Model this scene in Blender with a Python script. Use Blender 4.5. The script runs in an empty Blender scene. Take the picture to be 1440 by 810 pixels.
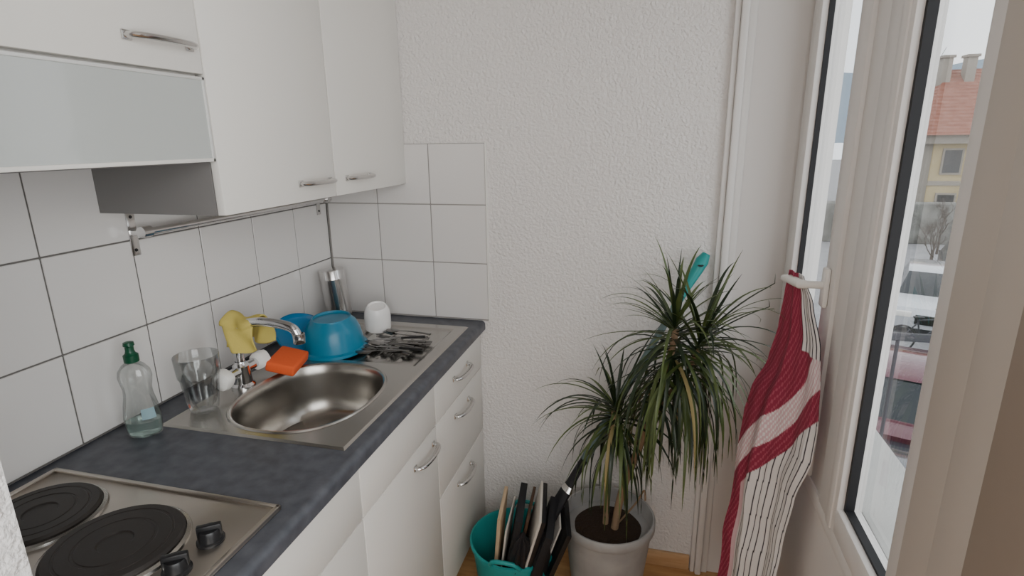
import bpy, bmesh, math, random
from mathutils import Vector, Matrix, noise
random.seed(7)
R=random.random
def U(a,b): return a+(b-a)*random.random()
# ---------------------------------------------------------------- materials
def mat(name,col,rough=.5,metal=0.,bump=None,noisecol=None,spec=.5,coat=0.,trans=0.,ior=1.45):
    m=bpy.data.materials.new(name); m.use_nodes=True
    nt=m.node_tree; b=nt.nodes['Principled BSDF']
    b.inputs['Base Color'].default_value=(*col,1); b.inputs['Roughness'].default_value=rough
    b.inputs['Metallic'].default_value=metal; b.inputs['IOR'].default_value=ior
    b.inputs['Specular IOR Level'].default_value=spec
    b.inputs['Coat Weight'].default_value=coat
    b.inputs['Transmission Weight'].default_value=trans
    tc=nt.nodes.new('ShaderNodeTexCoord')
    if noisecol:
        sc,c2,lo,hi=noisecol[:4]
        n=nt.nodes.new('ShaderNodeTexNoise'); n.inputs['Scale'].default_value=sc; n.inputs['Detail'].default_value=5
        if len(noisecol)>4:
            mp=nt.nodes.new('ShaderNodeMapping'); mp.inputs['Scale'].default_value=noisecol[4]
            nt.links.new(tc.outputs['Object'],mp.inputs[0]); nt.links.new(mp.outputs[0],n.inputs['Vector'])
        else: nt.links.new(tc.outputs['Object'],n.inputs['Vector'])
        r=nt.nodes.new('ShaderNodeValToRGB')
        r.color_ramp.elements[0].position=lo; r.color_ramp.elements[1].position=hi
        r.color_ramp.elements[0].color=(*col,1); r.color_ramp.elements[1].color=(*c2,1)
        nt.links.new(n.outputs['Fac'],r.inputs[0]); nt.links.new(r.outputs[0],b.inputs['Base Color'])
    if bump:
        sc,st,dist=bump[:3]
        n=nt.nodes.new('ShaderNodeTexNoise'); n.inputs['Scale'].default_value=sc; n.inputs['Detail'].default_value=3
        if len(bump)>3:
            mp=nt.nodes.new('ShaderNodeMapping'); mp.inputs['Scale'].default_value=bump[3]
            nt.links.new(tc.outputs['Object'],mp.inputs[0]); nt.links.new(mp.outputs[0],n.inputs['Vector'])
        else: nt.links.new(tc.outputs['Object'],n.inputs['Vector'])
        bp=nt.nodes.new('ShaderNodeBump'); bp.inputs['Strength'].default_value=st; bp.inputs['Distance'].default_value=dist
        nt.links.new(n.outputs['Fac'],bp.inputs['Height']); nt.links.new(bp.outputs[0],b.inputs['Normal'])
    return m
def thin_glass(name,tint=(1,1,1),refl=.08,rough=.02,mx_=.75):
    m=bpy.data.materials.new(name); m.use_nodes=True; nt=m.node_tree; nt.nodes.clear()
    o=nt.nodes.new('ShaderNodeOutputMaterial'); mx=nt.nodes.new('ShaderNodeMixShader')
    t=nt.nodes.new('ShaderNodeBsdfTransparent'); t.inputs[0].default_value=(*tint,1)
    g=nt.nodes.new('ShaderNodeBsdfGlossy'); g.inputs['Roughness'].default_value=rough
    lw=nt.nodes.new('ShaderNodeLayerWeight'); lw.inputs['Blend'].default_value=.25
    mp=nt.nodes.new('ShaderNodeMapRange'); mp.inputs['To Min'].default_value=refl; mp.inputs['To Max'].default_value=mx_
    nt.links.new(lw.outputs['Fresnel'],mp.inputs[0]); nt.links.new(mp.outputs[0],mx.inputs[0])
    nt.links.new(t.outputs[0],mx.inputs[1]); nt.links.new(g.outputs[0],mx.inputs[2]); nt.links.new(mx.outputs[0],o.inputs[0])
    return m
def plaster():
    m=mat('plaster_rough',(.78,.75,.725),.85); nt=m.node_tree; b=nt.nodes['Principled BSDF']
    tc=nt.nodes.new('ShaderNodeTexCoord')
    v=nt.nodes.new('ShaderNodeTexVoronoi'); v.feature='SMOOTH_F1'; v.inputs['Scale'].default_value=120
    n=nt.nodes.new('ShaderNodeTexNoise'); n.inputs['Scale'].default_value=105; n.inputs['Detail'].default_value=3
    nt.links.new(tc.outputs['Object'],n.inputs['Vector'])
    add=nt.nodes.new('ShaderNodeVectorMath'); add.operation='MULTIPLY_ADD'; add.inputs[1].default_value=(.02,.02,.02)
    nt.links.new(n.outputs['Color'],add.inputs[0]); nt.links.new(tc.outputs['Object'],add.inputs[2]); nt.links.new(add.outputs[0],v.inputs['Vector'])
    mth=nt.nodes.new('ShaderNodeMath'); mth.operation='SUBTRACT'
    nt.links.new(n.outputs['Fac'],mth.inputs[0])
    m2=nt.nodes.new('ShaderNodeMath'); m2.operation='MULTIPLY'; m2.inputs[1].default_value=.5
    nt.links.new(v.outputs['Distance'],m2.inputs[0]); nt.links.new(m2.outputs[0],mth.inputs[1])
    bp=nt.nodes.new('ShaderNodeBump'); bp.inputs['Strength'].default_value=.8; bp.inputs['Distance'].default_value=.0065
    nt.links.new(mth.outputs[0],bp.inputs['Height']); nt.links.new(bp.outputs[0],b.inputs['Normal'])
    return m
M_plaster=plaster()
M_white=mat('painted_white',(.74,.71,.685),.45,bump=(30,.05,.002))
M_frame=mat('window_frame_white',(.74,.715,.69),.3)
M_jamb=mat('jamb_tan_shaded',(.50,.445,.39),.45)  # slightly beige white, darkened in colour for backlit shade
M_jamb2=mat('jamb_tan_shaded_dark',(.30,.24,.19),.5)  # nearest jamb step, backlit shade painted in deeper
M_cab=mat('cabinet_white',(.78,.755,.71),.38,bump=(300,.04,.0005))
M_cabshade_plinth=mat('cabinet_shade_plinth_grey',(.20,.19,.185),.5)  # side panel's shade put into the grey; hood underside and plinth share it
M_tile=mat('tile_white',(.75,.725,.705),.14,bump=(14,.04,.002))
M_grout=mat('grout_grey',(.15,.14,.13),.9)
M_grout2=mat('grout_light',(.34,.32,.30),.9)
M_counter=mat('counter_laminate',(.052,.056,.068),.42,noisecol=(30,(.105,.11,.128),.3,.75),bump=(250,.08,.0006))
M_steel=mat('stainless_steel',(.48,.46,.43),.26,1.,bump=(60,.05,.0006,(1,12,1)))
M_steelb=mat('stainless_bowl',(.40,.38,.35),.27,1.,bump=(50,.06,.0008))
M_steeld=mat('steel_cutlery',(.20,.195,.19),.2,1.)
M_hob=mat('hob_steel',(.50,.46,.41),.28,1.,bump=(40,.08,.0006,(1,14,1)))
M_chrome=mat('chrome',(.70,.70,.71),.1,1.)
M_nickel=mat('brushed_nickel',(.64,.63,.62),.2,1.)
M_iron=mat('cast_iron',(.018,.014,.012),.42,bump=(200,.15,.0006))
M_black=mat('black_plastic',(.010,.010,.011),.35)
M_blackc=mat('black_fabric',(.010,.010,.012),.7,bump=(120,.3,.002))
M_seal=mat('rubber_seal',(.006,.006,.008),.6)
M_frost=mat('frosted_glass',(.47,.49,.475),.2,coat=.4)
M_alu=mat('alu_frame',(.72,.72,.70),.35,.3)
M_floor=mat('parquet',(.42,.22,.09),.4,noisecol=(6,(.58,.34,.15),.3,.7,(1,10,1)))
M_wood=mat('baseboard_oak',(.52,.31,.15),.45,noisecol=(8,(.62,.40,.22),.3,.7,(1,8,8)))
M_glass=thin_glass('tumbler_glass',(.955,.965,.965),.05,.02,.6)
M_pane=thin_glass('window_pane',(.97,.98,.98),.01,.0,.28)
M_pet=thin_glass('clear_plastic',(.93,.945,.94),.08,.06,.6)
M_liquid=mat('soap_liquid',(.62,.74,.70),.1,trans=.85,ior=1.33)
M_label=mat('bottle_label',(.25,.38,.42),.5)
M_green=mat('green_cap',(.004,.07,.032),.3)
M_blue=mat('blue_plastic',(.012,.20,.33),.3,trans=.1)
M_blue2=mat('blue_plastic_dark',(.005,.15,.32),.3)
M_ceram=mat('white_ceramic',(.88,.86,.84),.12)
M_knob=mat('white_knob',(.82,.80,.76),.2)
M_orange=mat('orange_sponge',(.76,.11,.025),.9,bump=(160,.5,.002))
M_yellow=mat('yellow_cloth',(.58,.47,.12),.95,bump=(350,.5,.0015))
M_pot=mat('grey_pot',(.30,.295,.285),.5,noisecol=(14,(.38,.37,.36),.35,.7))
M_soil=mat('soil',(.035,.02,.012),.95,bump=(90,.9,.01))
M_trunk=mat('trunk',(.30,.20,.12),.85,bump=(90,.7,.003,(1,1,3)))
M_leaf=mat('leaf_green',(.045,.072,.018),.38,noisecol=(14,(.11,.145,.04),.35,.75))
M_leaf2=mat('leaf_dark',(.016,.030,.011),.38)
M_leafy=mat('leaf_dry',(.30,.24,.10),.6)
M_teal=mat('teal_plastic',(.01,.28,.27),.35)
M_shaft=mat('shaft_greygreen',(.14,.20,.20),.35,.3)
M_paper=mat('paper',(.58,.54,.48),.8)
M_beige=mat('beige_board',(.42,.30,.18),.7,noisecol=(12,(.54,.40,.26),.3,.7))
M_brown=mat('brown_board',(.08,.04,.022),.6)
M_asph=mat('asphalt',(.24,.24,.25),.9,noisecol=(2,(.32,.32,.33),.3,.7))
M_grass=mat('grass',(.14,.28,.05),.95)
M_conc=mat('stone_sill',(.50,.50,.48),.7)
M_fac=mat('facade_ochre',(.42,.33,.17),.9,noisecol=(.6,(.50,.41,.24),.3,.7))
M_stone=mat('stone_quoin',(.30,.27,.23),.9)
M_wall_ret=mat('retaining_wall',(.10,.10,.09),.95,noisecol=(1.5,(.24,.24,.22),.35,.65))
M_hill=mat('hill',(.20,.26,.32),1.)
M_bark=mat('bare_branches',(.07,.055,.045),.9)
M_rail=mat('railing_metal',(.05,.05,.06),.5,.3)
M_carw=mat('car_silver',(.55,.57,.60),.2,.2,coat=.6)
M_carr=mat('car_darkred',(.10,.02,.035),.2,.2,coat=.6)
M_card=mat('car_dark',(.04,.045,.06),.2,.2,coat=.6)
M_cglass=mat('car_glass',(.02,.025,.03),.08)
def roofmat():
    m=mat('roof_tiles',(.24,.085,.055),.85,noisecol=(3,(.34,.15,.105),.3,.7)); nt=m.node_tree
    tc=nt.nodes.new('ShaderNodeTexCoord'); w=nt.nodes.new('ShaderNodeTexWave'); w.bands_direction='Z'; w.inputs['Scale'].default_value=1.6
    nt.links.new(tc.outputs['Object'],w.inputs['Vector'])
    bp=nt.nodes.new('ShaderNodeBump'); bp.inputs['Strength'].default_value=.8; bp.inputs['Distance'].default_value=.1
    nt.links.new(w.outputs['Fac'],bp.inputs['Height']); nt.links.new(bp.outputs[0],nt.nodes['Principled BSDF'].inputs['Normal'])
    return m
M_roof=roofmat()
# ---------------------------------------------------------------- builder
class B:
    def __init__(s,name): s.n=name; s.v=[]; s.f=[]; s.fm=[]; s.mats=[]
    def mi(s,m):
        if m not in s.mats: s.mats.append(m)
        return s.mats.index(m)
    def add(s,vs,fs,m,T=None):
        o=len(s.v); k=s.mi(m)
        for v in vs: s.v.append(tuple(T@Vector(v)) if T is not None else tuple(v))
        for f in fs: s.f.append([i+o for i in f]); s.fm.append(k)
    def box(s,lo,hi,m,bev=0.,T=None,seg=2):
        bm=bmesh.new(); bmesh.ops.create_cube(bm,size=1)
        for v in bm.verts:
            v.co=Vector([lo[i]+(v.co[i]+.5)*(hi[i]-lo[i]) for i in range(3)])
        if bev>0: bmesh.ops.bevel(bm,geom=list(bm.edges),offset=bev,segments=seg,affect='EDGES',profile=.5)
        bm.verts.index_update()
        s.add([v.co[:] for v in bm.verts],[[v.index for v in f.verts] for f in bm.faces],m,T); bm.free()
    def lathe(s,prof,m,c=(0,0,0),seg=40,T=None,sx=1.,sy=1.,rad=None):
        vs=[];fs=[]
        for (r,z) in prof:
            for i in range(seg):
                a=2*math.pi*i/seg; rr=r*(rad(a,z) if rad else 1)
                vs.append((c[0]+rr*sx*math.cos(a),c[1]+rr*sy*math.sin(a),c[2]+z))
        for j in range(len(prof)-1):
            for i in range(seg):
                k=(i+1)%seg; fs.append([j*seg+i,j*seg+k,(j+1)*seg+k,(j+1)*seg+i])
        s.add(vs,fs,m,T)
    def tube(s,pts,rad,m,seg=10,T=None,flat=1.,caps=True):
        pts=[Vector(p) for p in pts]; n=len(pts)
        if not hasattr(rad,'__len__'): rad=[rad]*n
        vs=[];fs=[]; up=None
        for i,p in enumerate(pts):
            d=(pts[min(i+1,n-1)]-pts[max(i-1,0)]).normalized()
            if up is None:
                up=Vector((0,0,1)) if abs(d.z)<.9 else Vector((1,0,0))
            a=d.cross(up).normalized(); up=a.cross(d).normalized()
            for k in range(seg):
                t=2*math.pi*k/seg; vs.append(p+a*math.cos(t)*rad[i]+up*math.sin(t)*rad[i]*flat)
        for j in range(n-1):
            for k in range(seg):
                q=(k+1)%seg; fs.append([j*seg+k,j*seg+q,(j+1)*seg+q,(j+1)*seg+k])
        if caps: fs.append(list(range(seg))[::-1]); fs.append([(n-1)*seg+i for i in range(seg)])
        s.add([v[:] for v in vs],fs,m,T)
    def done(s,smooth=35,sol=0):
        me=bpy.data.meshes.new(s.n); me.from_pydata(s.v,[],s.f)
        for m in s.mats: me.materials.append(m)
        me.polygons.foreach_set('material_index',s.fm); me.update()
        bm=bmesh.new(); bm.from_mesh(me); bmesh.ops.recalc_face_normals(bm,faces=bm.faces); bm.to_mesh(me); bm.free()
        if smooth:
            me.shade_smooth(); me.set_sharp_from_angle(angle=math.radians(smooth))
        ob=bpy.data.objects.new(s.n,me); bpy.context.collection.objects.link(ob)
        if sol:
            md=ob.modifiers.new('s','SOLIDIFY'); md.thickness=sol; md.offset=0
        return ob
def simple(name,lo,hi,m,bev=0.):
    b=B(name); b.box(lo,hi,m,bev); return b.done()
def bez(P,n=16):
    P=[Vector(p) for p in P]; out=[]
    Q=[P[0]*2-P[1]]+P+[P[-1]*2-P[-2]]
    for i in range(1,len(Q)-2):
        for k in range(n):
            t=k/n; a,b,c,d=Q[i-1],Q[i],Q[i+1],Q[i+2]
            out.append(.5*((2*b)+(c-a)*t+(2*a-5*b+4*c-d)*t*t+(3*b-a-3*c+d)*t**3))
    out.append(P[-1]); return out
def sst(t): t=max(0,min(1,t)); return t*t*(3-2*t)
# ---------------------------------------------------------------- dims
XL=-1.161; YB=1.8; XW=.383; ZC=.9; H=2.45
simple('floor',(-2.6,-2.3,-.08),(.46,1.9,0),M_floor)
simple('ceiling',(-2.7,-2.4,H),(.48,1.95,H+.1),M_white)
simple('wall_back',(XL-.1,YB,0),(.19,YB+.1,H),M_plaster)
simple('wall_back_reveal',(.19,YB,0),(.46,YB+.1,H),M_white)
simple('wall_left',(XL-.1,.351,0),(XL,YB,H),M_white)
simple('wall_niche',(XL-.1,.2,0),(-.62,.351,H),M_plaster,.004)
simple('wall_far_left',(-2.7,-2.4,0),(-2.6,.3,H),M_white)
simple('wall_niche_rear',(-2.6,.2,0),(XL-.1,.3,H),M_white)
simple('wall_rear',(-2.6,-2.4,0),(.46,-2.3,H),M_white)
b=B('trim_casing')
b.box((.190,1.782,0),(.206,1.8,H),M_frame,.004); b.box((.206,1.770,0),(.228,1.8,H),M_frame,.006); b.box((.228,1.790,0),(.25,1.8,H),M_frame,.003)
b.done()
b=B('baseboard_back'); b.box((-.57,1.787,0),(.188,1.8,.06),M_wood,.003); b.done()
# ------------------------------------------------- right wall: windows
ZS=.80
simple('wall_right_parapet',(XW+.012,-2.3,0),(.46,1.8,.70),M_white)
simple('wall_right_lintel',(XW+.012,-2.3,2.30),(.46,1.8,H),M_white)
b=B('window_1')
F=M_frame
b.box((XW+.012,1.70,.70),(.46,1.80,2.30),F,.003)
b.box((XW,1.675,.742),(.43,1.755,2.28),F,.005)
b.box((XW+.016,1.668,.80),(.412,1.676,2.22),M_seal)
b.box((XW,1.29,.742),(.43,1.36,2.28),F,.005)
b.box((XW+.001,1.30,.742),(.43,1.75,ZS),F,.005)
b.box((XW+.001,1.30,2.22),(.43,1.75,2.28),F,.005)
b.box((.413,1.30,.78),(.417,1.72,2.24),M_pane)
b.box((XW+.010,1.18,.735),(.46,1.31,2.299),F,.003)
b.box((XW+.006,.70,.70),(.458,1.799,.741),F,.003)
b.box((XW,1.085,.742),(.43,1.195,2.28),F,.005)
b.box((XW-.004,1.10,.742),(.43,1.13,2.28),F,.004)
b.box((XW+.013,1.076,.80),(.412,1.086,2.22),M_seal)
b.box((XW+.001,.80,.742),(.43,1.19,ZS),F,.005)
b.box((XW+.014,.86,ZS),(.412,1.085,ZS+.006),M_seal)
b.box((XW+.001,.80,2.22),(.43,1.19,2.28),F,.005)
b.box((XW,.79,.742),(.43,.855,2.28),F,.005)
b.box((.413,.80,.78),(.417,1.12,2.24),M_pane)
b.done()
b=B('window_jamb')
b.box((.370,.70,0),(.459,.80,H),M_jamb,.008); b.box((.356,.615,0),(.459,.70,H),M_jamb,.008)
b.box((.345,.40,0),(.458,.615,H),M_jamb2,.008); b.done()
b=B('window_2')
for y in (-2.2,-1.45,-.7,.30): b.box((XW,y,.701),(.45,y+.1,2.299),F,.005)
b.box((XW+.002,-2.2,.72),(.449,.4,.80),F,.004); b.box((XW+.002,-2.2,2.22),(.449,.4,2.298),F,.004)
b.box((.413,-2.15,.78),(.417,.35,2.24),M_pane)
b.done()
b=B('window_handle')
b.box((.371,1.312,1.15),(XW,1.342,1.24),M_knob,.005)
b.tube([(.372,1.327,1.20),(.34,1.327,1.20),(.328,1.333,1.199),(.324,1.36,1.197),(.322,1.41,1.192),(.320,1.452,1.184)],[.009,.009,.011,.011,.011,.009],M_knob,seg=12)
b.done()
# ------------------------------------------------- tiles
rows=[.905,1.108,1.311,1.514]
b=B('tiles_left')
b.box((XL+.0005,.353,.902),(XL+.004,YB-.001,1.514),M_grout)
for r in range(3):
    for k in range(8):
        y1=YB-.2*k-.0018-(.007 if k==0 else 0); y0=max(YB-.2*(k+1)+.0018,.353)
        if y1-y0<.01: continue
        b.box((XL+.001,y0,rows[r]+.0018),(XL+.0065,y1,rows[r+1]-.0018),M_tile,.0012,seg=1)
b.done()
b=B('tiles_back')
b.box((XL+.007,YB-.004,.902),(-.548,YB-.0005,1.514),M_grout2)
xs=[-.549,-.749,-.949,-1.149]
for r in range(3):
    for k in range(3):
        b.box((xs[k+1]+.0018,YB-.0065,rows[r]+.0018),(xs[k]-.0018,YB-.001,rows[r+1]-.0018),M_tile,.0012,seg=1)
b.box((-.549,YB-.0075,.902),(-.544,YB-.0005,1.517),M_knob)
b.done()
# ------------------------------------------------- countertop
X0,X1,Y0,Y1=-1.065,-.605,.915,1.71
bx0,bx1,by0,by1=-1.045,-.622,.935,1.69
b=B('countertop')
xe=-.578
for lo,hi in [((XL+.001,.353,.862),(xe,by0,.9)),((XL+.001,by1,.862),(xe,YB-.001,.9)),((XL+.001,by0,.862),(bx0,by1,.9)),((bx1,by0,.862),(xe,by1,.9))]:
    b.box(lo,hi,M_counter)
pr=[]; n=10
for i in range(n+1):
    a=math.pi/2*i/n; pr.append((xe+.014*math.sin(a),.9-.014+.014*math.cos(a)))
for i in range(n+1):
    a=math.pi/2*i/n; pr.append((xe+.014*math.cos(a),.870-.008*math.sin(a)))
vs=[];fs=[]
for y in (.353,YB-.001):
    for p in pr: vs.append((p[0],y,p[1]))
m=len(pr)
for i in range(m-1): fs.append([i,i+1,m+i+1,m+i])
b.add(vs,fs,M_counter); b.done()
# ------------------------------------------------- sink
b=B('kitchen_sink')
cx,cy,rx,ry=-.822,1.13,.165,.190
zt=.9045; ym=1.350
angs=sorted([2*math.pi*i/96 for i in range(96)]+[math.atan2(yy-cy,xx-cx)%(2*math.pi) for xx in (X0,X1) for yy in (Y0,ym)])
def rect(a,x0,x1,y0,y1):
    c,s=math.cos(a),math.sin(a); t=1e9
    if c>1e-9: t=min(t,(x1-cx)/c)
    if c<-1e-9: t=min(t,(x0-cx)/c)
    if s>1e-9: t=min(t,(y1-cy)/s)
    if s<-1e-9: t=min(t,(y0-cy)/s)
    return cx+t*c,cy+t*s
def sup(a,r):
    c,s=math.cos(a),math.sin(a); e=2.35
    k=(abs(c)**e+abs(s)**e)**(-1/e)
    return cx+rx*r*k*c, cy+ry*r*k*s
n=len(angs); vs=[];fs=[]
prof=[(1.06,0),(1.045,.003),(1.02,.003),(1.0,0),(.975,-.008),(.96,-.03),(.935,-.09),(.89,-.125),(.80,-.142),(.5,-.148),(.16,-.15),(.15,-.156),(.0,-.156)]
rings=[[(*rect(a,X0,X1,Y0,ym),zt) for a in angs]]
for (r,dz) in prof: rings.append([(*sup(a,r),zt+dz) for a in angs])
for rg in rings: vs+=rg
for j in range(len(rings)-1):
    for i in range(n):
        k=(i+1)%n; fs.append([j*n+i,j*n+k,(j+1)*n+k,(j+1)*n+i])
b.add(vs,fs[:n*4],M_steel); b.add(vs,fs[n*4:],M_steelb)
nx,ny=110,70; vs=[];fs=[]
for j in range(ny+1):
    for i in range(nx+1):
        x=X0+(X1-X0)*i/nx; y=ym+(Y1-ym)*j/ny
        d=min(x-(X0+.045),(X1-.03)-x,(Y1-.035)-y,y-(ym-.0)+.01)
        k=sst(d/.012)
        rid=sst(min(x-(X0+.09),(X1-.07)-x,y-ym-.03,Y1-.07-y)/.02)
        z=zt-.005*k+.0035*rid*k*max(0,math.cos(2*math.pi*(x-X0)/.036))
        vs.append((x,y,z))
for j in range(ny):
    for i in range(nx):
        a=j*(nx+1)+i; fs.append([a,a+1,a+nx+2,a+nx+1])
b.add(vs,fs,M_steel)
def sk(o,z0,o2,z1):
    A=[(X0-o,Y0-o,z0),(X1+o,Y0-o,z0),(X1+o,Y1+o,z0),(X0-o,Y1+o,z0)]
    C=[(X0-o2,Y0-o2,z1),(X1+o2,Y0-o2,z1),(X1+o2,Y1+o2,z1),(X0-o2,Y1+o2,z1)]
    b.add(A+C,[[i,(i+1)%4,4+(i+1)%4,4+i] for i in range(4)],M_steel)
sk(0,zt,.006,.9005)
b.lathe([(.028,.0),(.024,.004),(.012,.002),(.0,.002)],M_chrome,c=(cx,cy,zt-.156),seg=24)
b.done(40)
# ------------------------------------------------- faucet
b=B('kitchen_faucet')
fx,fy=-1.025,1.13
b.lathe([(.03,0),(.03,.006),(.024,.012),(.021,.05),(.021,.058),(.014,.066),(.013,.07)],M_chrome,c=(fx,fy,zt),seg=28)
b.tube([(fx,fy-.06,zt+.045),(fx,fy+.06,zt+.045)],.014,M_chrome,seg=16)
for s in (-1,1):
    T=Matrix.Translation((fx+.004,fy+s*.052,zt+.047))@Matrix.Rotation(-s*math.pi/2,4,'X')@Matrix.Rotation(.3,4,'Z')
    b.lathe([(.0,.036),(.014,.036),(.024,.029),(.027,.016),(.024,.004),(.013,-.002),(.0,-.002)],M_knob,seg=32,T=T,rad=lambda a,z:1+.05*math.cos(4*a))
sp=bez([(fx,fy,zt+.06),(fx,fy,zt+.13),(fx+.02,fy,zt+.168),(fx+.07,fy,zt+.182),(fx+.13,fy+.002,zt+.180),(fx+.168,fy+.003,zt+.170),(fx+.182,fy+.003,zt+.147)],8)
b.tube(sp,.0115,M_chrome,seg=16)
b.lathe([(0,-.012),(.0135,-.012),(.015,-.01),(.015,.012),(.011,.014)],M_chrome,c=(fx+.183,fy+.003,zt+.145),seg=20)
b.done(40)
# cloth
b=B('yellow_dishcloth'); nu,nv=50,26; vs=[];fs=[]
for i in range(nu+1):
    s=(i/nu-.5)*.20
    for j in range(nv+1):
        t=j/nv
        x=fx-.020+.088*t; r=.026
        if abs(s)<r*1.57: a=s/r; y=fy+r*math.sin(a); z=zt+.170+r*math.cos(a)
        else:
            e=abs(s)-r*1.57; sg=1 if s>0 else -1
            y=fy+sg*(r+.20*e+.010*math.sin(6*t+sg)); z=zt+.170-e*(1.0 if sg<0 else .9)
        z-=.010*t*abs(math.sin(t*3)); y+=.006*math.sin(9*t+3*s*20)+.012; x+=.008*math.sin(s*40)+.06*s
        z+=.012*noise.noise(Vector((x*25,y*25,s*20)))
        vs.append((x,y,z))
for i in range(nu):
    for j in range(nv):
        a=i*(nv+1)+j; fs.append([a,a+1,a+nv+2,a+nv+1])
b.add(vs,fs,M_yellow); b.done(80,sol=.003)
b=B('orange_sponge'); T=Matrix.Translation((-.975,1.25,zt+.027))@Matrix.Rotation(.25,4,'Z')@Matrix.Rotation(.25,4,'Y')@Matrix.Rotation(.06,4,'X')
b.box((-.040,-.056,-.015),(.040,.056,.015),M_orange,.007,T=T,seg=3); b.done()
# ------------------------------------------------- bottle
b=B('dish_soap_bottle'); T=Matrix.Translation((-1.068,.872,.901))@Matrix.Rotation(.5,4,'Z')
pf=[(.0,.002),(.026,.0),(.033,.004),(.036,.02),(.037,.045),(.034,.07),(.029,.095),(.028,.11),(.031,.125),(.033,.138),(.031,.152),(.022,.165),(.0125,.172),(.0115,.178)]
b.lathe(pf,M_pet,seg=40,T=T,sx=1.,sy=.72)
b.lathe([(.0,.003),(.025,.003),(.032,.006),(.0345,.02),(.0355,.036),(.0,.036)],M_liquid,seg=40,T=T,sx=.97,sy=.69)
vs=[];fs=[]
for j in range(5):
    for i in range(9):
        a=-1.15+i*.10-.2; z=.045+j*.006; rr=.0373-max(0,(z-.045))*.11
        vs.append((rr*math.cos(a),rr*.72*math.sin(a),z))
for j in range(4):
    for i in range(8): k=j*9+i; fs.append([k,k+1,k+10,k+9])
b.add(vs,fs,M_label,T)
b.lathe([(.0135,.172),(.0145,.173),(.0145,.188),(.010,.192),(.0085,.198),(.0085,.207),(.011,.209),(.010,.216),(.004,.218),(.0,.218)],M_green,seg=24,T=T)
b.done(40)
b=B('drinking_glass'); T=Matrix.Translation((-1.022,.992,zt+.001))
fac=lambda a,z:1-(.07*abs(math.sin(5*a)) if z<.088 else 0)
b.lathe([(.0,.0),(.028,.0),(.032,.004),(.036,.03),(.040,.06),(.043,.085),(.0455,.09),(.0475,.115),(.049,.139),(.0485,.1405),(.047,.139),(.0455,.115),(.0435,.09),(.040,.085),(.037,.06),(.032,.03),(.027,.016),(.0,.014)],M_glass,seg=60,T=T,rad=fac)
b.done(50)
b=B('blue_bowl'); T=Matrix.Translation((-.935,1.425,zt+.004))@Matrix.Rotation(.05,4,'X')@Matrix.Rotation(2.4,4,'Z')
b.lathe([(.0,.096),(.052,.096),(.055,.102),(.058,.102),(.061,.095),(.072,.084),(.082,.06),(.087,.035),(.091,.012),(.100,.008),(.101,.0),(.096,.0),(.088,.008),(.083,.035),(.078,.06),(.068,.080),(.052,.09),(.0,.092)],M_blue,seg=56,T=T)
b.tube([T@Vector((.095,0,.006)),T@Vector((.115,0,.006)),T@Vector((.125,0,.004))],[.010,.014,.008],M_blue,seg=10,flat=.3)
b.done(50)
b=B('blue_plastic_lid'); T=Matrix.Translation((-1.02,1.40,.945))@Matrix.Rotation(-.35,4,'Z')@Matrix.Rotation(math.radians(34),4,'Y')
b.lathe([(.0,.0),(.078,.0),(.083,.004),(.089,.012),(.092,.012),(.086,.0),(.079,-.004),(.0,-.004)],M_blue2,seg=48,T=T); b.done(40)
b=B('white_mug'); T=Matrix.Translation((-.892,1.625,zt+.010))@Matrix.Rotation(.24,4,'X')@Matrix.Rotation(.14,4,'Y')@Matrix.Rotation(2.2,4,'Z')
b.lathe([(.0,.078),(.026,.078),(.028,.082),(.031,.082),(.034,.078),(.041,.065),(.044,.045),(.044,.0),(.041,.0),(.040,.045),(.036,.065),(.0,.072)],M_ceram,seg=44,T=T)
b.tube([T@Vector(p) for p in bez([(.043,0,.06),(.062,0,.058),(.07,0,.04),(.062,0,.02),(.043,0,.016)],5)],.005,M_ceram,seg=8)
b.done(50)
b=B('steel_canister'); T=Matrix.Translation((-1.080,1.70,.902))@Matrix.Rotation(math.radians(-6),4,'Y')
b.lathe([(.0,.0),(.041,.0),(.044,.003),(.044,.15),(.0445,.152),(.0445,.157),(.044,.158),(.044,.184),(.042,.187),(.0,.188)],M_nickel,seg=44,T=T)
b.done(40)
# ------------------------------------------------- cutlery
b=B('cutlery_pile')
def fork(T):
    b.tube([(0,.0,.001),(.03,.0,.003),(.07,.0,.004),(.11,.0,.003),(.13,0,.003)],[.009,.0085,.006,.0035,.003],M_steeld,seg=8,T=T,flat=.3)
    b.tube([(.13,0,.003),(.142,0,.001),(.155,0,.001)],[.003,.012,.0125],M_steeld,seg=8,T=T,flat=.12)
    for k in range(4):
        y=(k-1.5)*.0065
        b.tube([(.153,y,.001),(.175,y,.004),(.195,y*.9,.008)],[.0022,.002,.0009],M_steeld,seg=6,T=T)
def spoon(T):
    b.tube([(0,0,.001),(.04,0,.004),(.09,0,.005),(.13,0,.003)],[.009,.0075,.005,.0035],M_steeld,seg=8,T=T,flat=.3)
    b.tube([(.13,0,.003),(.14,0,.001),(.155,0,-.001),(.175,0,.0),(.187,0,.002),(.19,0,.003)],[.003,.012,.019,.018,.010,.002],M_steeld,seg=12,T=T,flat=.18)
def knife(T):
    b.tube([(0,0,.003),(.04,0,.003),(.09,0,.003)],[.009,.009,.007],M_black,seg=8,T=T,flat=.5)
    b.tube([(.09,0,.003),(.12,0,.003),(.18,.001,.003),(.20,.004,.003)],[.006,.009,.009,.002],M_steeld,seg=6,T=T,flat=.1)
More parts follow.
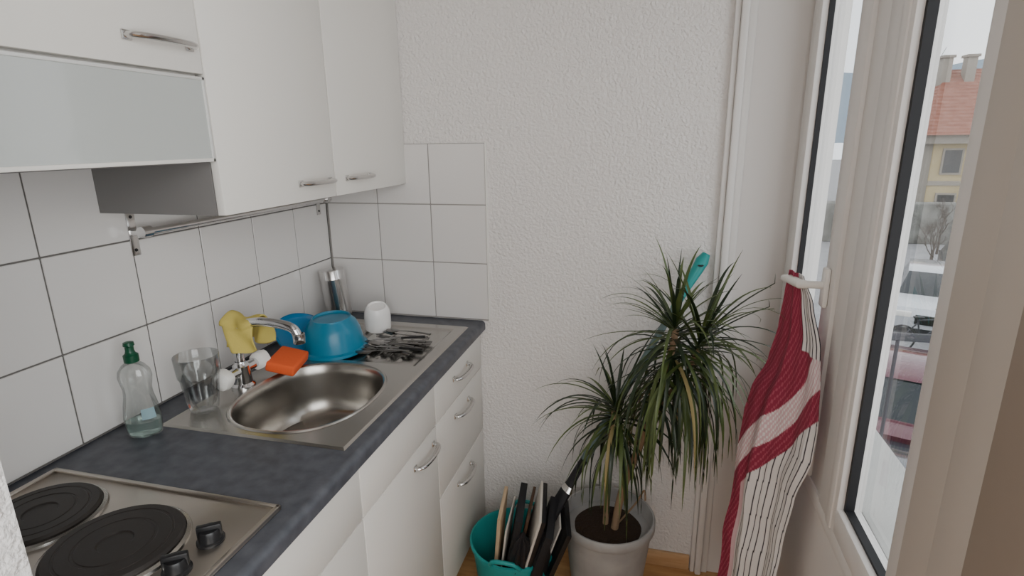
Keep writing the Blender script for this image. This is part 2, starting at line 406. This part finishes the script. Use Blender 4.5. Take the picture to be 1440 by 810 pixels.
for i in range(18):
    k=[fork,fork,spoon,fork,knife][i%5]
    x=-.668+U(-.025,.015); y=1.42+i*.0095+U(-.006,.006)
    T=Matrix.Translation((x,y,zt+.002+.003*(i%3)+U(0,.003)))@Matrix.Rotation(math.pi+U(-.1,.40),4,'Z')@Matrix.Rotation(U(-.02,.0),4,'Y')@Matrix.Scale(.84,4)
    k(T)
b.done(50)
# ------------------------------------------------- hob
b=B('electric_hob')
hx0,hx1,hy0,hy1=-1.118,-.606,.42,.714
b.box((hx0,hy0,.9),(hx1,hy1,.906),M_hob,.003)
for lo,hi in [((hx0,hy0,.903),(hx0+.01,hy1,.910)),((hx1-.01,hy0,.903),(hx1,hy1,.910)),((hx0,hy0,.903),(hx1,hy0+.01,.910)),((hx0,hy1-.01,.903),(hx1,hy1,.910))]:
    b.box(lo,hi,M_hob,.003)
for (x,y,r) in ((-.99,.592,.084),(-.795,.562,.094)):
    b.lathe([(r+.012,.0),(r+.010,.005),(r+.004,.007),(r+.002,.005)],M_steel,c=(x,y,.905),seg=64)
    b.lathe([(r+.003,.0),(r+.003,.010),(r-.001,.014),(r-.012,.014),(r-.013,.0132),(r-.016,.0132),(r-.017,.014),(r*.62,.014),(r*.61,.0132),(r*.57,.0132),(r*.56,.014),(.026,.014),(.024,.012),(.0,.012)],M_iron,c=(x,y,.905),seg=64)
for y in (.612,.545):
    T=Matrix.Translation((-.662,y,.906))@Matrix.Rotation(.6,4,'Z')
    b.lathe([(.021,.0),(.021,.004),(.0175,.006),(.0165,.02),(.015,.023),(.0,.023)],M_black,seg=28,T=T)
    b.box((-.018,-.005,.006),(.018,.005,.030),M_black,.002,T=T)
b.done(35)
# ------------------------------------------------- handles / cabinets
def handle(bd,x,yc,z,L=.128):
    h=L/2
    P=bez([(x,yc-h,z),(x+.014,yc-h+.002,z),(x+.024,yc-h+.02,z),(x+.028,yc,z),(x+.024,yc+h-.02,z),(x+.014,yc+h-.002,z),(x,yc+h,z)],6)
    bd.tube(P,[.0075]*len(P),M_nickel,seg=12,flat=.75)
    for s in (-1,1): bd.box((x,yc+s*h-.009,z-.008),(x+.004,yc+s*h+.009,z+.008),M_nickel,.002)
b=B('upper_cabinet'); xf=-.835; zb=1.381; ztop=2.2
b.box((XL+.002,.941,zb+.004),(xf-.020,YB-.002,ztop),M_cab)
b.box((XL+.007,.9385,zb),(xf-.019,.9415,1.487),M_cabshade_plinth)  # thin sheet over the white carcass, shade painted as grey
b.box((XL+.007,.945,zb+.001),(xf-.022,YB-.008,zb+.006),M_cab)
for (a,c) in ((.9395,1.3510),(1.3560,1.797)):
    b.box((xf-.018,a,zb),(xf,c,ztop),M_cab,.002)
handle(b,xf,1.262,1.425); handle(b,xf,1.475,1.425)
b.done()
b=B('range_hood_cabinet')
b.box((XL+.008,.353,1.489),(xf-.020,.936,ztop),M_cab)
b.box((XL+.02,.37,1.485),(xf-.04,.92,1.490),M_cabshade_plinth)
b.box((xf-.018,.353,1.648),(xf,.9355,ztop),M_cab,.002)
z0,z1,ya,yb=1.488,1.643,.353,.9355
b.box((xf-.018,ya,z0),(xf,yb,z0+.007),M_cab,.001); b.box((xf-.018,ya,z1-.006),(xf,yb,z1),M_alu,.001)
b.box((xf-.018,ya,z0),(xf,ya+.006,z1),M_alu,.001); b.box((xf-.018,yb-.006,z0),(xf,yb,z1),M_alu,.001)
b.box((xf-.016,ya+.004,z0+.005),(xf-.002,yb-.004,z1-.004),M_frost)
handle(b,xf,.845,1.692)
b.done()
b=B('utensil_rail')
for y in (1.005,1.74):
    b.box((XL+.007,y-.011,1.275),(XL+.010,y+.011,1.377),M_nickel,.001)
    b.box((XL+.008,y-.009,1.322),(XL+.05,y+.009,1.334),M_nickel,.002)
    b.tube([(XL+.045,y-.012,1.331),(XL+.045,y+.012,1.331)],.013,M_nickel,seg=16)
    for z in (1.288,1.364): b.lathe([(.004,0),(.003,.002),(0,.002)],M_black,seg=12,T=Matrix.Translation((XL+.010,y,z))@Matrix.Rotation(math.pi/2,4,'Y'))
b.tube([(XL+.045,1.0,1.331),(XL+.045,1.75,1.331)],.0075,M_nickel,seg=12)
b.box((XL+.022,1.005,1.318),(XL+.025,1.74,1.332),M_nickel,.001)
b.done()
b=B('base_cabinet'); xc=-.583
b.box((XL+.002,.354,.1),(xc-.019,YB-.002,.735),M_cab); b.box((XL+.002,.354,.735),(XL+.02,YB-.002,.86),M_cab)
b.box((xc-.03,.354,.735),(xc-.019,YB-.002,.861),M_cab)
b.box((XL+.002,.354,.0),(xc-.06,YB-.002,.1),M_cabshade_plinth)
def fr(y0,y1,z0,z1): b.box((xc-.018,y0+.002,z0+.002),(xc,y1-.002,z1-.002),M_cab,.0018)
fr(.354,.93,.723,.862); fr(.354,.93,.10,.723)
fr(.93,1.357,.723,.862); fr(.93,1.357,.10,.723)
fr(1.357,1.797,.723,.862); fr(1.357,1.797,.473,.723); fr(1.357,1.797,.10,.473)
handle(b,xc,1.575,.80); handle(b,xc,1.575,.672); handle(b,xc,1.575,.425)
handle(b,xc,1.262,.68); handle(b,xc,.45,.68)
b.done()
# ------------------------------------------------- plant
b=B('flower_pot'); px,py=-.097,1.612
b.lathe([(.0,.0),(.108,.0),(.112,.004),(.143,.285),(.150,.287),(.153,.292),(.153,.316),(.150,.321),(.145,.321),(.142,.315),(.138,.27),(.0,.27)],M_pot,c=(px,py,0),seg=64)
b.lathe([(.139,.262),(.12,.268),(.08,.276),(.03,.28),(.0,.281)],M_soil,c=(px,py,0),seg=40,rad=lambda a,z:1+.01*math.sin(7*a))
b.done()
b=B('dracaena_plant')
tA=bez([(-.075,1.60,.265),(-.055,1.59,.42),(-.01,1.565,.60),(.035,1.54,.78),(.065,1.52,.93),(.075,1.515,1.01)],6)
b.tube(tA,[.013-.004*i/len(tA) for i in range(len(tA))],M_trunk,seg=10)
tB=bez([(-.105,1.615,.265),(-.10,1.60,.45),(-.095,1.575,.60),(-.085,1.56,.72)],6)
b.tube(tB,.010,M_trunk,seg=10)
tC=bez([(.01,1.555,.66),(.05,1.56,.76),(.11,1.55,.86),(.14,1.54,.95)],6)
b.tube(tC,.008,M_trunk,seg=8)
tD=bez([(-.07,1.63,.265),(-.01,1.63,.36),(.015,1.62,.42),(.02,1.61,.39)],5); b.tube(tD,.003,M_trunk,seg=6)
def leaf(p,d,L,w,droop,m):
    n=12; p=Vector(p); d=Vector(d).normalized(); vs=[];fs=[]; st=L/n
    for i in range(n+1):
        t=i/n; ww=w*(min(1,.45+t*4))*(1-t**2.2)+.0003
        side=d.cross(Vector((0,0,1)))
        side=side.normalized() if side.length>.05 else Vector((1,0,0))
        nrm=side.cross(d).normalized()
        q=p.copy(); q.y=min(q.y,1.775); q.x=min(q.x,.32)
        vs+= [q-side*ww+nrm*ww*.35, q, q+side*ww+nrm*ww*.35]
        d=(d+Vector((0,0,-1))*droop*st*(.3+t)).normalized()
        p=p+d*st
    for i in range(n):
        a=i*3; fs+=[[a,a+1,a+4,a+3],[a+1,a+2,a+5,a+4]]
    b.add([v[:] for v in vs],fs,m)
def crown(c,axis,N,Lr,e0,e1,stem=.06,dr=(3,9),dry=.0):
    ax=Vector(axis).normalized()
    for i in range(N):
        t=i/N; a=i*2.39996+U(-.3,.3)
        el=math.radians(e0+(e1-e0)*t+U(-12,12))
        u=ax.orthogonal().normalized(); v=ax.cross(u)
        d=ax*math.sin(el)+(u*math.cos(a)+v*math.sin(a))*math.cos(el)
        base=Vector(c)-ax*stem*t
        m=random.choice([M_leaf,M_leaf2,M_leaf,M_leaf2,M_leaf])
        if R()<dry: m=M_leafy
        leaf(base,d,U(*Lr),U(.004,.0068),U(*dr),m)
crown((.07,1.515,1.03),(-.05,-.1,1),50,(.18,.29),75,5,.06,(2,11))
crown((.15,1.53,.99),(.4,-.1,1),52,(.19,.32),75,10,.06,(2,10))
crown((.07,1.515,.97),(-.1,-.1,1),60,(.26,.39),20,-30,.10,(10,26),.03)
crown((.14,1.53,.93),(.2,-.1,1),50,(.26,.38),20,-30,.12,(10,26),.03)
crown((.035,1.53,.88),(0,-.1,1),36,(.22,.33),0,-40,.12,(12,28),.06)
crown((-.085,1.555,.74),(-.4,-.15,1),46,(.18,.32),70,5,.06,(3,12))
crown((-.088,1.56,.70),(-.1,-.15,1),50,(.22,.33),10,-40,.10,(12,26),.05)
b.done(60)
# ------------------------------------------------- brush
b=B('long_handled_brush')
A=Vector((.163,1.772,1.175)); Z=Vector((-.385,1.47,.13)); d=(Z-A)
P=lambda t:A+d*t
b.tube([P(0),P(.02),P(.05),P(.09),P(.11)],[.012,.020,.018,.014,.013],M_teal,seg=14)
b.tube([P(.10),P(.16)],[.0125,.0125],M_teal,seg=14)
b.tube([P(.155),P(.44)],[.011,.011],M_shaft,seg=14)
b.tube([P(.43),P(.45),P(.60),P(.62)],[.012,.015,.015,.012],M_shaft,seg=14)
b.tube([P(.62),P(.70),P(.72),P(.86),P(1)],[.017,.020,.026,.032,.020],M_blackc,seg=14,flat=.6)
b.tube([P(.70),P(.715)],[.0215,.0275],M_nickel,seg=14,flat=.65)
b.lathe([(.006,-.003),(.010,0),(.006,.003)],M_black,seg=12,T=Matrix.Translation(P(.03)+Vector((0,-.02,0))))
b.done()
b=B('teal_tub'); tx,ty=-.400,1.555
b.lathe([(.0,.0),(.120,.0),(.125,.004),(.147,.205),(.155,.21),(.155,.22),(.149,.222),(.144,.216),(.122,.008),(.0,.006)],M_teal,c=(tx,ty,0),seg=56)
for s in (-1,1):
    b.tube(bez([(tx-.05,ty+s*.142,.216),(tx-.03,ty+s*.155,.242),(tx+.03,ty+s*.155,.242),(tx+.05,ty+s*.142,.216)],5),.007,M_teal,seg=8)
b.done()
def slab(name,bx,by,dx,dy,dz,rz,ry,rx_,m,z=.012,edge=None):
    b=B(name); T=Matrix.Translation((bx,by,z))@Matrix.Rotation(rz,4,'Z')@Matrix.Rotation(rx_,4,'X')@Matrix.Rotation(ry,4,'Y')
    b.box((-dx/2,-dy/2,0),(dx/2,dy/2,dz),m,min(dx*.3,.002),T=T)
    if edge: b.box((-dx*.7,-dy/2-.002,.01),(-dx*.3,dy/2+.002,dz+.002),edge,.0008,T=T)
    return b.done()
slab('wooden_board',-.470,1.55,.012,.15,.38,.10,.10,.14,M_beige)
slab('magazine',-.452,1.55,.006,.15,.35,.05,.14,.16,M_paper)
slab('black_folder',-.438,1.55,.022,.16,.42,.12,.17,.2,M_blackc)
slab('cardboard_sheet',-.415,1.55,.010,.16,.39,.06,.20,.12,M_brown)
slab('black_folder',-.398,1.54,.018,.16,.44,.16,.23,.2,M_black,edge=M_paper)
slab('black_folder',-.372,1.54,.024,.16,.40,.08,.27,.22,M_blackc)
slab('magazine',-.354,1.55,.006,.14,.36,.20,.29,.1,M_paper)
slab('black_folder',-.335,1.54,.016,.15,.37,.22,.30,.16,M_black)
def umb(a,c,rr):
    b=B('black_umbrella')
    A=Vector(a); C=Vector(c); q=C-A; T=Matrix.Translation(A)@Vector((0,0,1)).rotation_difference(q).to_matrix().to_4x4(); L=q.length
    b.lathe([(.004,0),(.008,.02),(.024,.05),(rr,L*.4),(rr*.95,L*.7),(.020,L*.88),(.010,L*.92),(.006,L*.97),(0,L)],M_blackc,seg=48,T=T,rad=lambda a,z:1+.22*math.sin(8*a+z*9)); b.done(60)
umb((-.40,1.50,.03),(-.335,1.40,.37),.032)
umb((-.35,1.51,.03),(-.275,1.43,.36),.034)
# ------------------------------------------------- towel
def towelcol(s,t):
    red=(.25,.026,.055); red2=(.37,.07,.11); pink=(.62,.42,.44); wht=(.72,.69,.67); blk=(.035,.03,.04)
    def stripes(ph=0):
        k=((s*15+ph)%1); return blk if k<.17 else wht
    if t<.17 and s>.60: return stripes()
    q=t+.30*(s-.5)+.012*math.sin(s*9)
    chk=(int(s*75)+int(t*140))
    rr=red2 if chk%4==0 else red
    if q<.30: return rr
    if q<.385: return pink if chk%3 else wht
    if q<.46: return rr
    if s<.15: return rr
    if s<.20: return pink
    return stripes(.8*t)
nu,nv=180,300
rowsT=[(1.215,(.318,1.405),(.336,1.345)),(1.16,(.314,1.41),(.352,1.31)),(1.07,(.308,1.42),(.366,1.26)),(.98,(.290,1.42),(.368,1.225)),(.90,(.258,1.42),(.368,1.205)),(.83,(.247,1.42),(.368,1.205)),(.72,(.243,1.42),(.350,1.228)),(.57,(.236,1.42),(.340,1.242)),(.45,(.222,1.42),(.333,1.235)),(.24,(.222,1.42),(.320,1.235))]
def rowat(z):
    for i in range(len(rowsT)-1):
        a,c=rowsT[i],rowsT[i+1]
        if a[0]>=z>=c[0]:
            t=(a[0]-z)/(a[0]-c[0]); t=.5*t+.5*sst(t)
            return [tuple(a[k][j]*(1-t)+c[k][j]*t for j in (0,1)) for k in (1,2)]
    return rowsT[-1][1:]
me=bpy.data.meshes.new('kitchen_towel'); vs=[];fs=[];cols=[]
for j in range(nv+1):
    t=j/nv
    for i in range(nu+1):
        s=i/nu
        z=1.215-t*.92+.07*(s-.5)*sst((t-.1)*2)
        z=min(1.215,z)
        L,Rr=rowat(max(.241,z))
        x=L[0]+(Rr[0]-L[0])*s; y=L[1]+(Rr[1]-L[1])*s
        amp=.008+.016*sst(t*1.8)
        ph=s*2*math.pi*1.9+1.2*math.sin(t*2.4+.5)+.6
        r1=1-2*abs(math.sin(ph*.5))
        f=r1*.6+.2*math.sin(ph*2.3+t*2)+.5*noise.noise(Vector((s*2.6+t*1.5,t*3,1)))+.30*noise.noise(Vector((s*6-t*3,t*6,4)))
        x+=-.75*amp*f; y+=-.6*amp*f
        x=min(x,.377)
        vs.append((x,y,z)); cols.append(towelcol(s,t*.92))
for j in range(nv):
    for i in range(nu):
        a=j*(nu+1)+i; fs.append((a,a+1,a+nu+2,a+nu+1))
me.from_pydata(vs,[],fs)
ca=me.color_attributes.new('Col','FLOAT_COLOR','POINT')
for i,c in enumerate(cols): ca.data[i].color=(*c,1)
me.shade_smooth()
mt=mat('towel_cotton',(1,1,1),.95,bump=(420,.5,.001)); at=mt.node_tree.nodes.new('ShaderNodeAttribute'); at.attribute_name='Col'
mt.node_tree.links.new(at.outputs['Color'],mt.node_tree.nodes['Principled BSDF'].inputs['Base Color'])
me.materials.append(mt); tow=bpy.data.objects.new('kitchen_towel',me); bpy.context.collection.objects.link(tow)
md=tow.modifiers.new('s','SOLIDIFY'); md.thickness=.002; md.offset=0
# ------------------------------------------------- exterior
G=-3.5
simple('street_ground',(-30,2.06,G-.2),(80,140,G),M_asph)
b=B('grass_verge'); b.box((4.8,11.6,G),(6.4,13.2,G+.05),M_grass,.02); b.done()
b=B('exterior_sill'); b.box((.462,-.3,.70),(.62,1.89,.745),M_conc,.006); b.done()
b=B('balcony_railing')
for z,r in ((.88,.014),(.20,.008)): b.tube([(.5,1.98,z),(2.2,1.98,z)],r,M_rail,seg=10)
for i in range(12): b.tube([(.66+i*.14,1.98,0),(.66+i*.14,1.98,.88)],.006,M_rail,seg=8)
b.done()
b=B('balcony_slab'); b.box((.465,1.91,-.15),(2.3,2.05,0),M_conc,.01); b.done()
b=B('house')
hx,hy=14.0,36
b.box((hx,hy,G),(hx+14,hy+10,1.2),M_fac)
b.box((hx-.05,hy-.05,G),(hx+.6,hy+.5,1.2),M_stone); b.box((hx-.05,hy-.06,-1.2),(hx+14,hy,-.95),M_stone)
b.box((hx-.5,hy-.5,1.05),(hx+14.5,hy+10.5,1.5),M_stone)
e=.8; vs=[(hx-e,hy-e,1.5),(hx+14+e,hy-e,1.5),(hx+14+e,hy+10+e,1.5),(hx-e,hy+10+e,1.5),(hx+2.4,hy+4,5.2),(hx+11,hy+4,5.2)]
b.add(vs,[[0,1,5,4],[1,2,5],[2,3,4,5],[3,0,4],[0,3,2,1]],M_roof)
for x in (hx+1.6,hx+2.8): b.box((x,hy+3,3.9),(x+.5,hy+3.6,5.8),M_stone,.03); b.box((x-.08,hy+2.92,5.75),(x+.58,hy+3.68,5.9),M_stone,.02)
for x in (hx+1.1,hx+4,hx+7):
    for z in (-3,-.6):
        b.box((x,hy-.08,z),(x+1,hy,z+1.4),M_stone); b.box((x+.1,hy-.1,z+.1),(x+.9,hy-.05,z+1.3),M_cglass)
b.done()
b=B('retaining_wall'); b.box((6,30,G),(40,31,-1.6),M_wall_ret,.05); b.done()
b=B('hill'); vs=[];fs=[]; n=60
for i in range(n+1):
    x=-100+i*12; hgt=50+16*noise.noise(Vector((i*.12,0,0)))+4*noise.noise(Vector((i*.9,3,0)))
    vs+=[(x,480,G),(x,520,hgt)]
for i in range(n): fs.append([2*i,2*i+2,2*i+3,2*i+1])
b.add(vs,fs,M_hill); b.done()
def tree(name,x,y,h,g=G):
    b=B(name)
    def br(p,d,L,r,k):
        q=p+d*L; b.tube([p,(p+q)/2+Vector((U(-.05,.05)*L,0,U(-.03,.03)*L)),q],[r,r*.8,r*.6],M_bark,seg=5)
        if k>0:
            for _ in range(3 if k>1 else 5):
                nd=(d+Vector((U(-.7,.7),U(-.7,.7),U(-.1,.6)))).normalized(); br(p+d*L*U(.6,1),nd,L*U(.6,.8),r*.55,k-1)
    br(Vector((x,y,g)),Vector((0,0,1)),h*.35,h*.02,4); b.done(60)
tree('bare_tree',12.0,27.5,2.8); tree('bare_tree',21.3,56,14.5); tree('bare_tree',11.0,25.5,2.4); tree('bare_tree',10.4,24.2,2.2)
def car(name,x,y,rz,m):
    b=B(name); T=Matrix.Translation((x,y,G))@Matrix.Rotation(rz,4,'Z')
    def ext(poly,w0,mm):
        n=len(poly); vs=[(p[0],-w,p[1]) for p,w in zip(poly,w0)]+[(p[0],w,p[1]) for p,w in zip(poly,w0)]
        fs=[list(range(n))[::-1],list(range(n,2*n))]+[[i,(i+1)%n,n+(i+1)%n,n+i] for i in range(n)]
        b.add(vs,fs,mm,T)
    ext([(-2.1,.3),(2.1,.3),(2.15,.6),(2.0,.8),(1.1,.95),(-1.7,1.0),(-2.1,.9)],[.82,.82,.82,.82,.85,.85,.82],m)
    ext([(-1.75,.98),(1.15,.93),(.45,1.42),(-.2,1.5),(-1.2,1.46)],[.8,.8,.62,.62,.62],M_cglass)
    ext([(-1.25,1.45),(.42,1.43),(.3,1.49),(-.2,1.53),(-1.15,1.50)],[.64]*5,m)
    for xx in (-1.3,1.3):
        for s in (-1,1):
            W=T@Matrix.Translation((xx,s*.78,.32))@Matrix.Rotation(math.pi/2,4,'X')
            b.lathe([(0,-.1),(.3,-.1),(.32,-.07),(.32,.07),(.3,.1),(.0,.1)],M_black,seg=24,T=W); b.lathe([(0,-.11),(.18,-.11),(.19,.11),(0,.11)],M_nickel,seg=16,T=W)
    for s in (-1,1):
        b.box((2.06,s*.6-.17,.58),(2.16,s*.6+.17,.72),M_knob,.02,T=T); b.box((-2.13,s*.65-.12,.65),(-2.05,s*.65+.12,.85),M_carr,.02,T=T)
    b.box((2.08,-.35,.42),(2.165,.35,.66),M_black,.02,T=T)
    b.done(30)
car('parked_car',7.6,17.2,-1.95,M_carw); car('parked_car',10.2,21.0,-1.95,M_card); car('parked_car',4.5,10.0,1.2,M_carr)
car('parked_car',2.4,6.6,1.2,M_card)
b=B('bicycle'); T=Matrix.Translation((6.35,14.4,G))@Matrix.Rotation(.1,4,'Z')
for x in (-.52,.52):
    b.tube([T@Vector((x+.33*math.cos(a*math.pi/16),0,.34+.33*math.sin(a*math.pi/16))) for a in range(33)],.022,M_black,seg=6)
for p,q in (((-.52,.34),(-.1,.3)),((-.1,.3),(-.2,.85)),((-.2,.8),(.38,.85)),((-.1,.3),(.38,.78)),((.36,.95),(.52,.34)),((-.52,.34),(-.18,.75)),((.36,.95),(.28,1.0))):
    b.tube([T@Vector((p[0],0,p[1])),T@Vector((q[0],0,q[1]))],.018,M_rail,seg=6)
b.box((-.3,-.06,.85),(-.08,.06,.9),M_black,.02,T=T); b.tube([T@Vector((.3,-.28,1.0)),T@Vector((.3,.28,1.0))],.014,M_rail,seg=6)
b.done()
# ------------------------------------------------- lights
w=bpy.data.worlds.new('overcast'); bpy.context.scene.world=w; w.use_nodes=True; nt=w.node_tree
bg=nt.nodes['Background']; tc=nt.nodes.new('ShaderNodeTexCoord'); n=nt.nodes.new('ShaderNodeTexNoise'); n.inputs['Scale'].default_value=3; n.inputs['Detail'].default_value=4
r=nt.nodes.new('ShaderNodeValToRGB'); r.color_ramp.elements[0].color=(.76,.81,.87,1); r.color_ramp.elements[1].color=(.98,.98,.98,1); r.color_ramp.elements[0].position=.3; r.color_ramp.elements[1].position=.7
nt.links.new(tc.outputs['Generated'],n.inputs['Vector']); nt.links.new(n.outputs['Fac'],r.inputs[0]); nt.links.new(r.outputs[0],bg.inputs[0]); bg.inputs[1].default_value=2.6
def area(name,loc,tgt,sx,sy,P,col=(1,1,1)):
    l=bpy.data.lights.new(name,'AREA'); l.shape='RECTANGLE'; l.size=sx; l.size_y=sy; l.energy=P; l.color=col
    o=bpy.data.objects.new(name,l); bpy.context.collection.objects.link(o); o.location=loc
    o.rotation_euler=(Vector(tgt)-Vector(loc)).to_track_quat('-Z','Y').to_euler(); return o
area('ceiling_fill',(-1.0,-.9,2.42),(-1.0,-.9,0),1.4,1.4,8,(1,.98,.95))  # added overhead fill to lift the interior, no fixture known
area('window_side_fill',(.36,-.65,1.55),(-1,.2,1.25),1.7,1.3,31,(1,.995,.985))  # added fill behind the camera, imitates daylight from the right
# ------------------------------------------------- camera
cam=bpy.data.cameras.new('camera'); co=bpy.data.objects.new('camera',cam); bpy.context.collection.objects.link(co)
fwd=Vector((-.2412,.936,-.2569)).normalized(); right=Vector((.969,.246,-.0132)); right=(right-fwd*right.dot(fwd)).normalized(); up=right.cross(fwd)
mm=Matrix((right,up,-fwd)).transposed().to_4x4(); mm.translation=(0,0,1.52); co.matrix_world=mm
cam.sensor_width=36; cam.lens=19.5; cam.clip_start=.02; cam.clip_end=1000
bpy.context.scene.camera=co
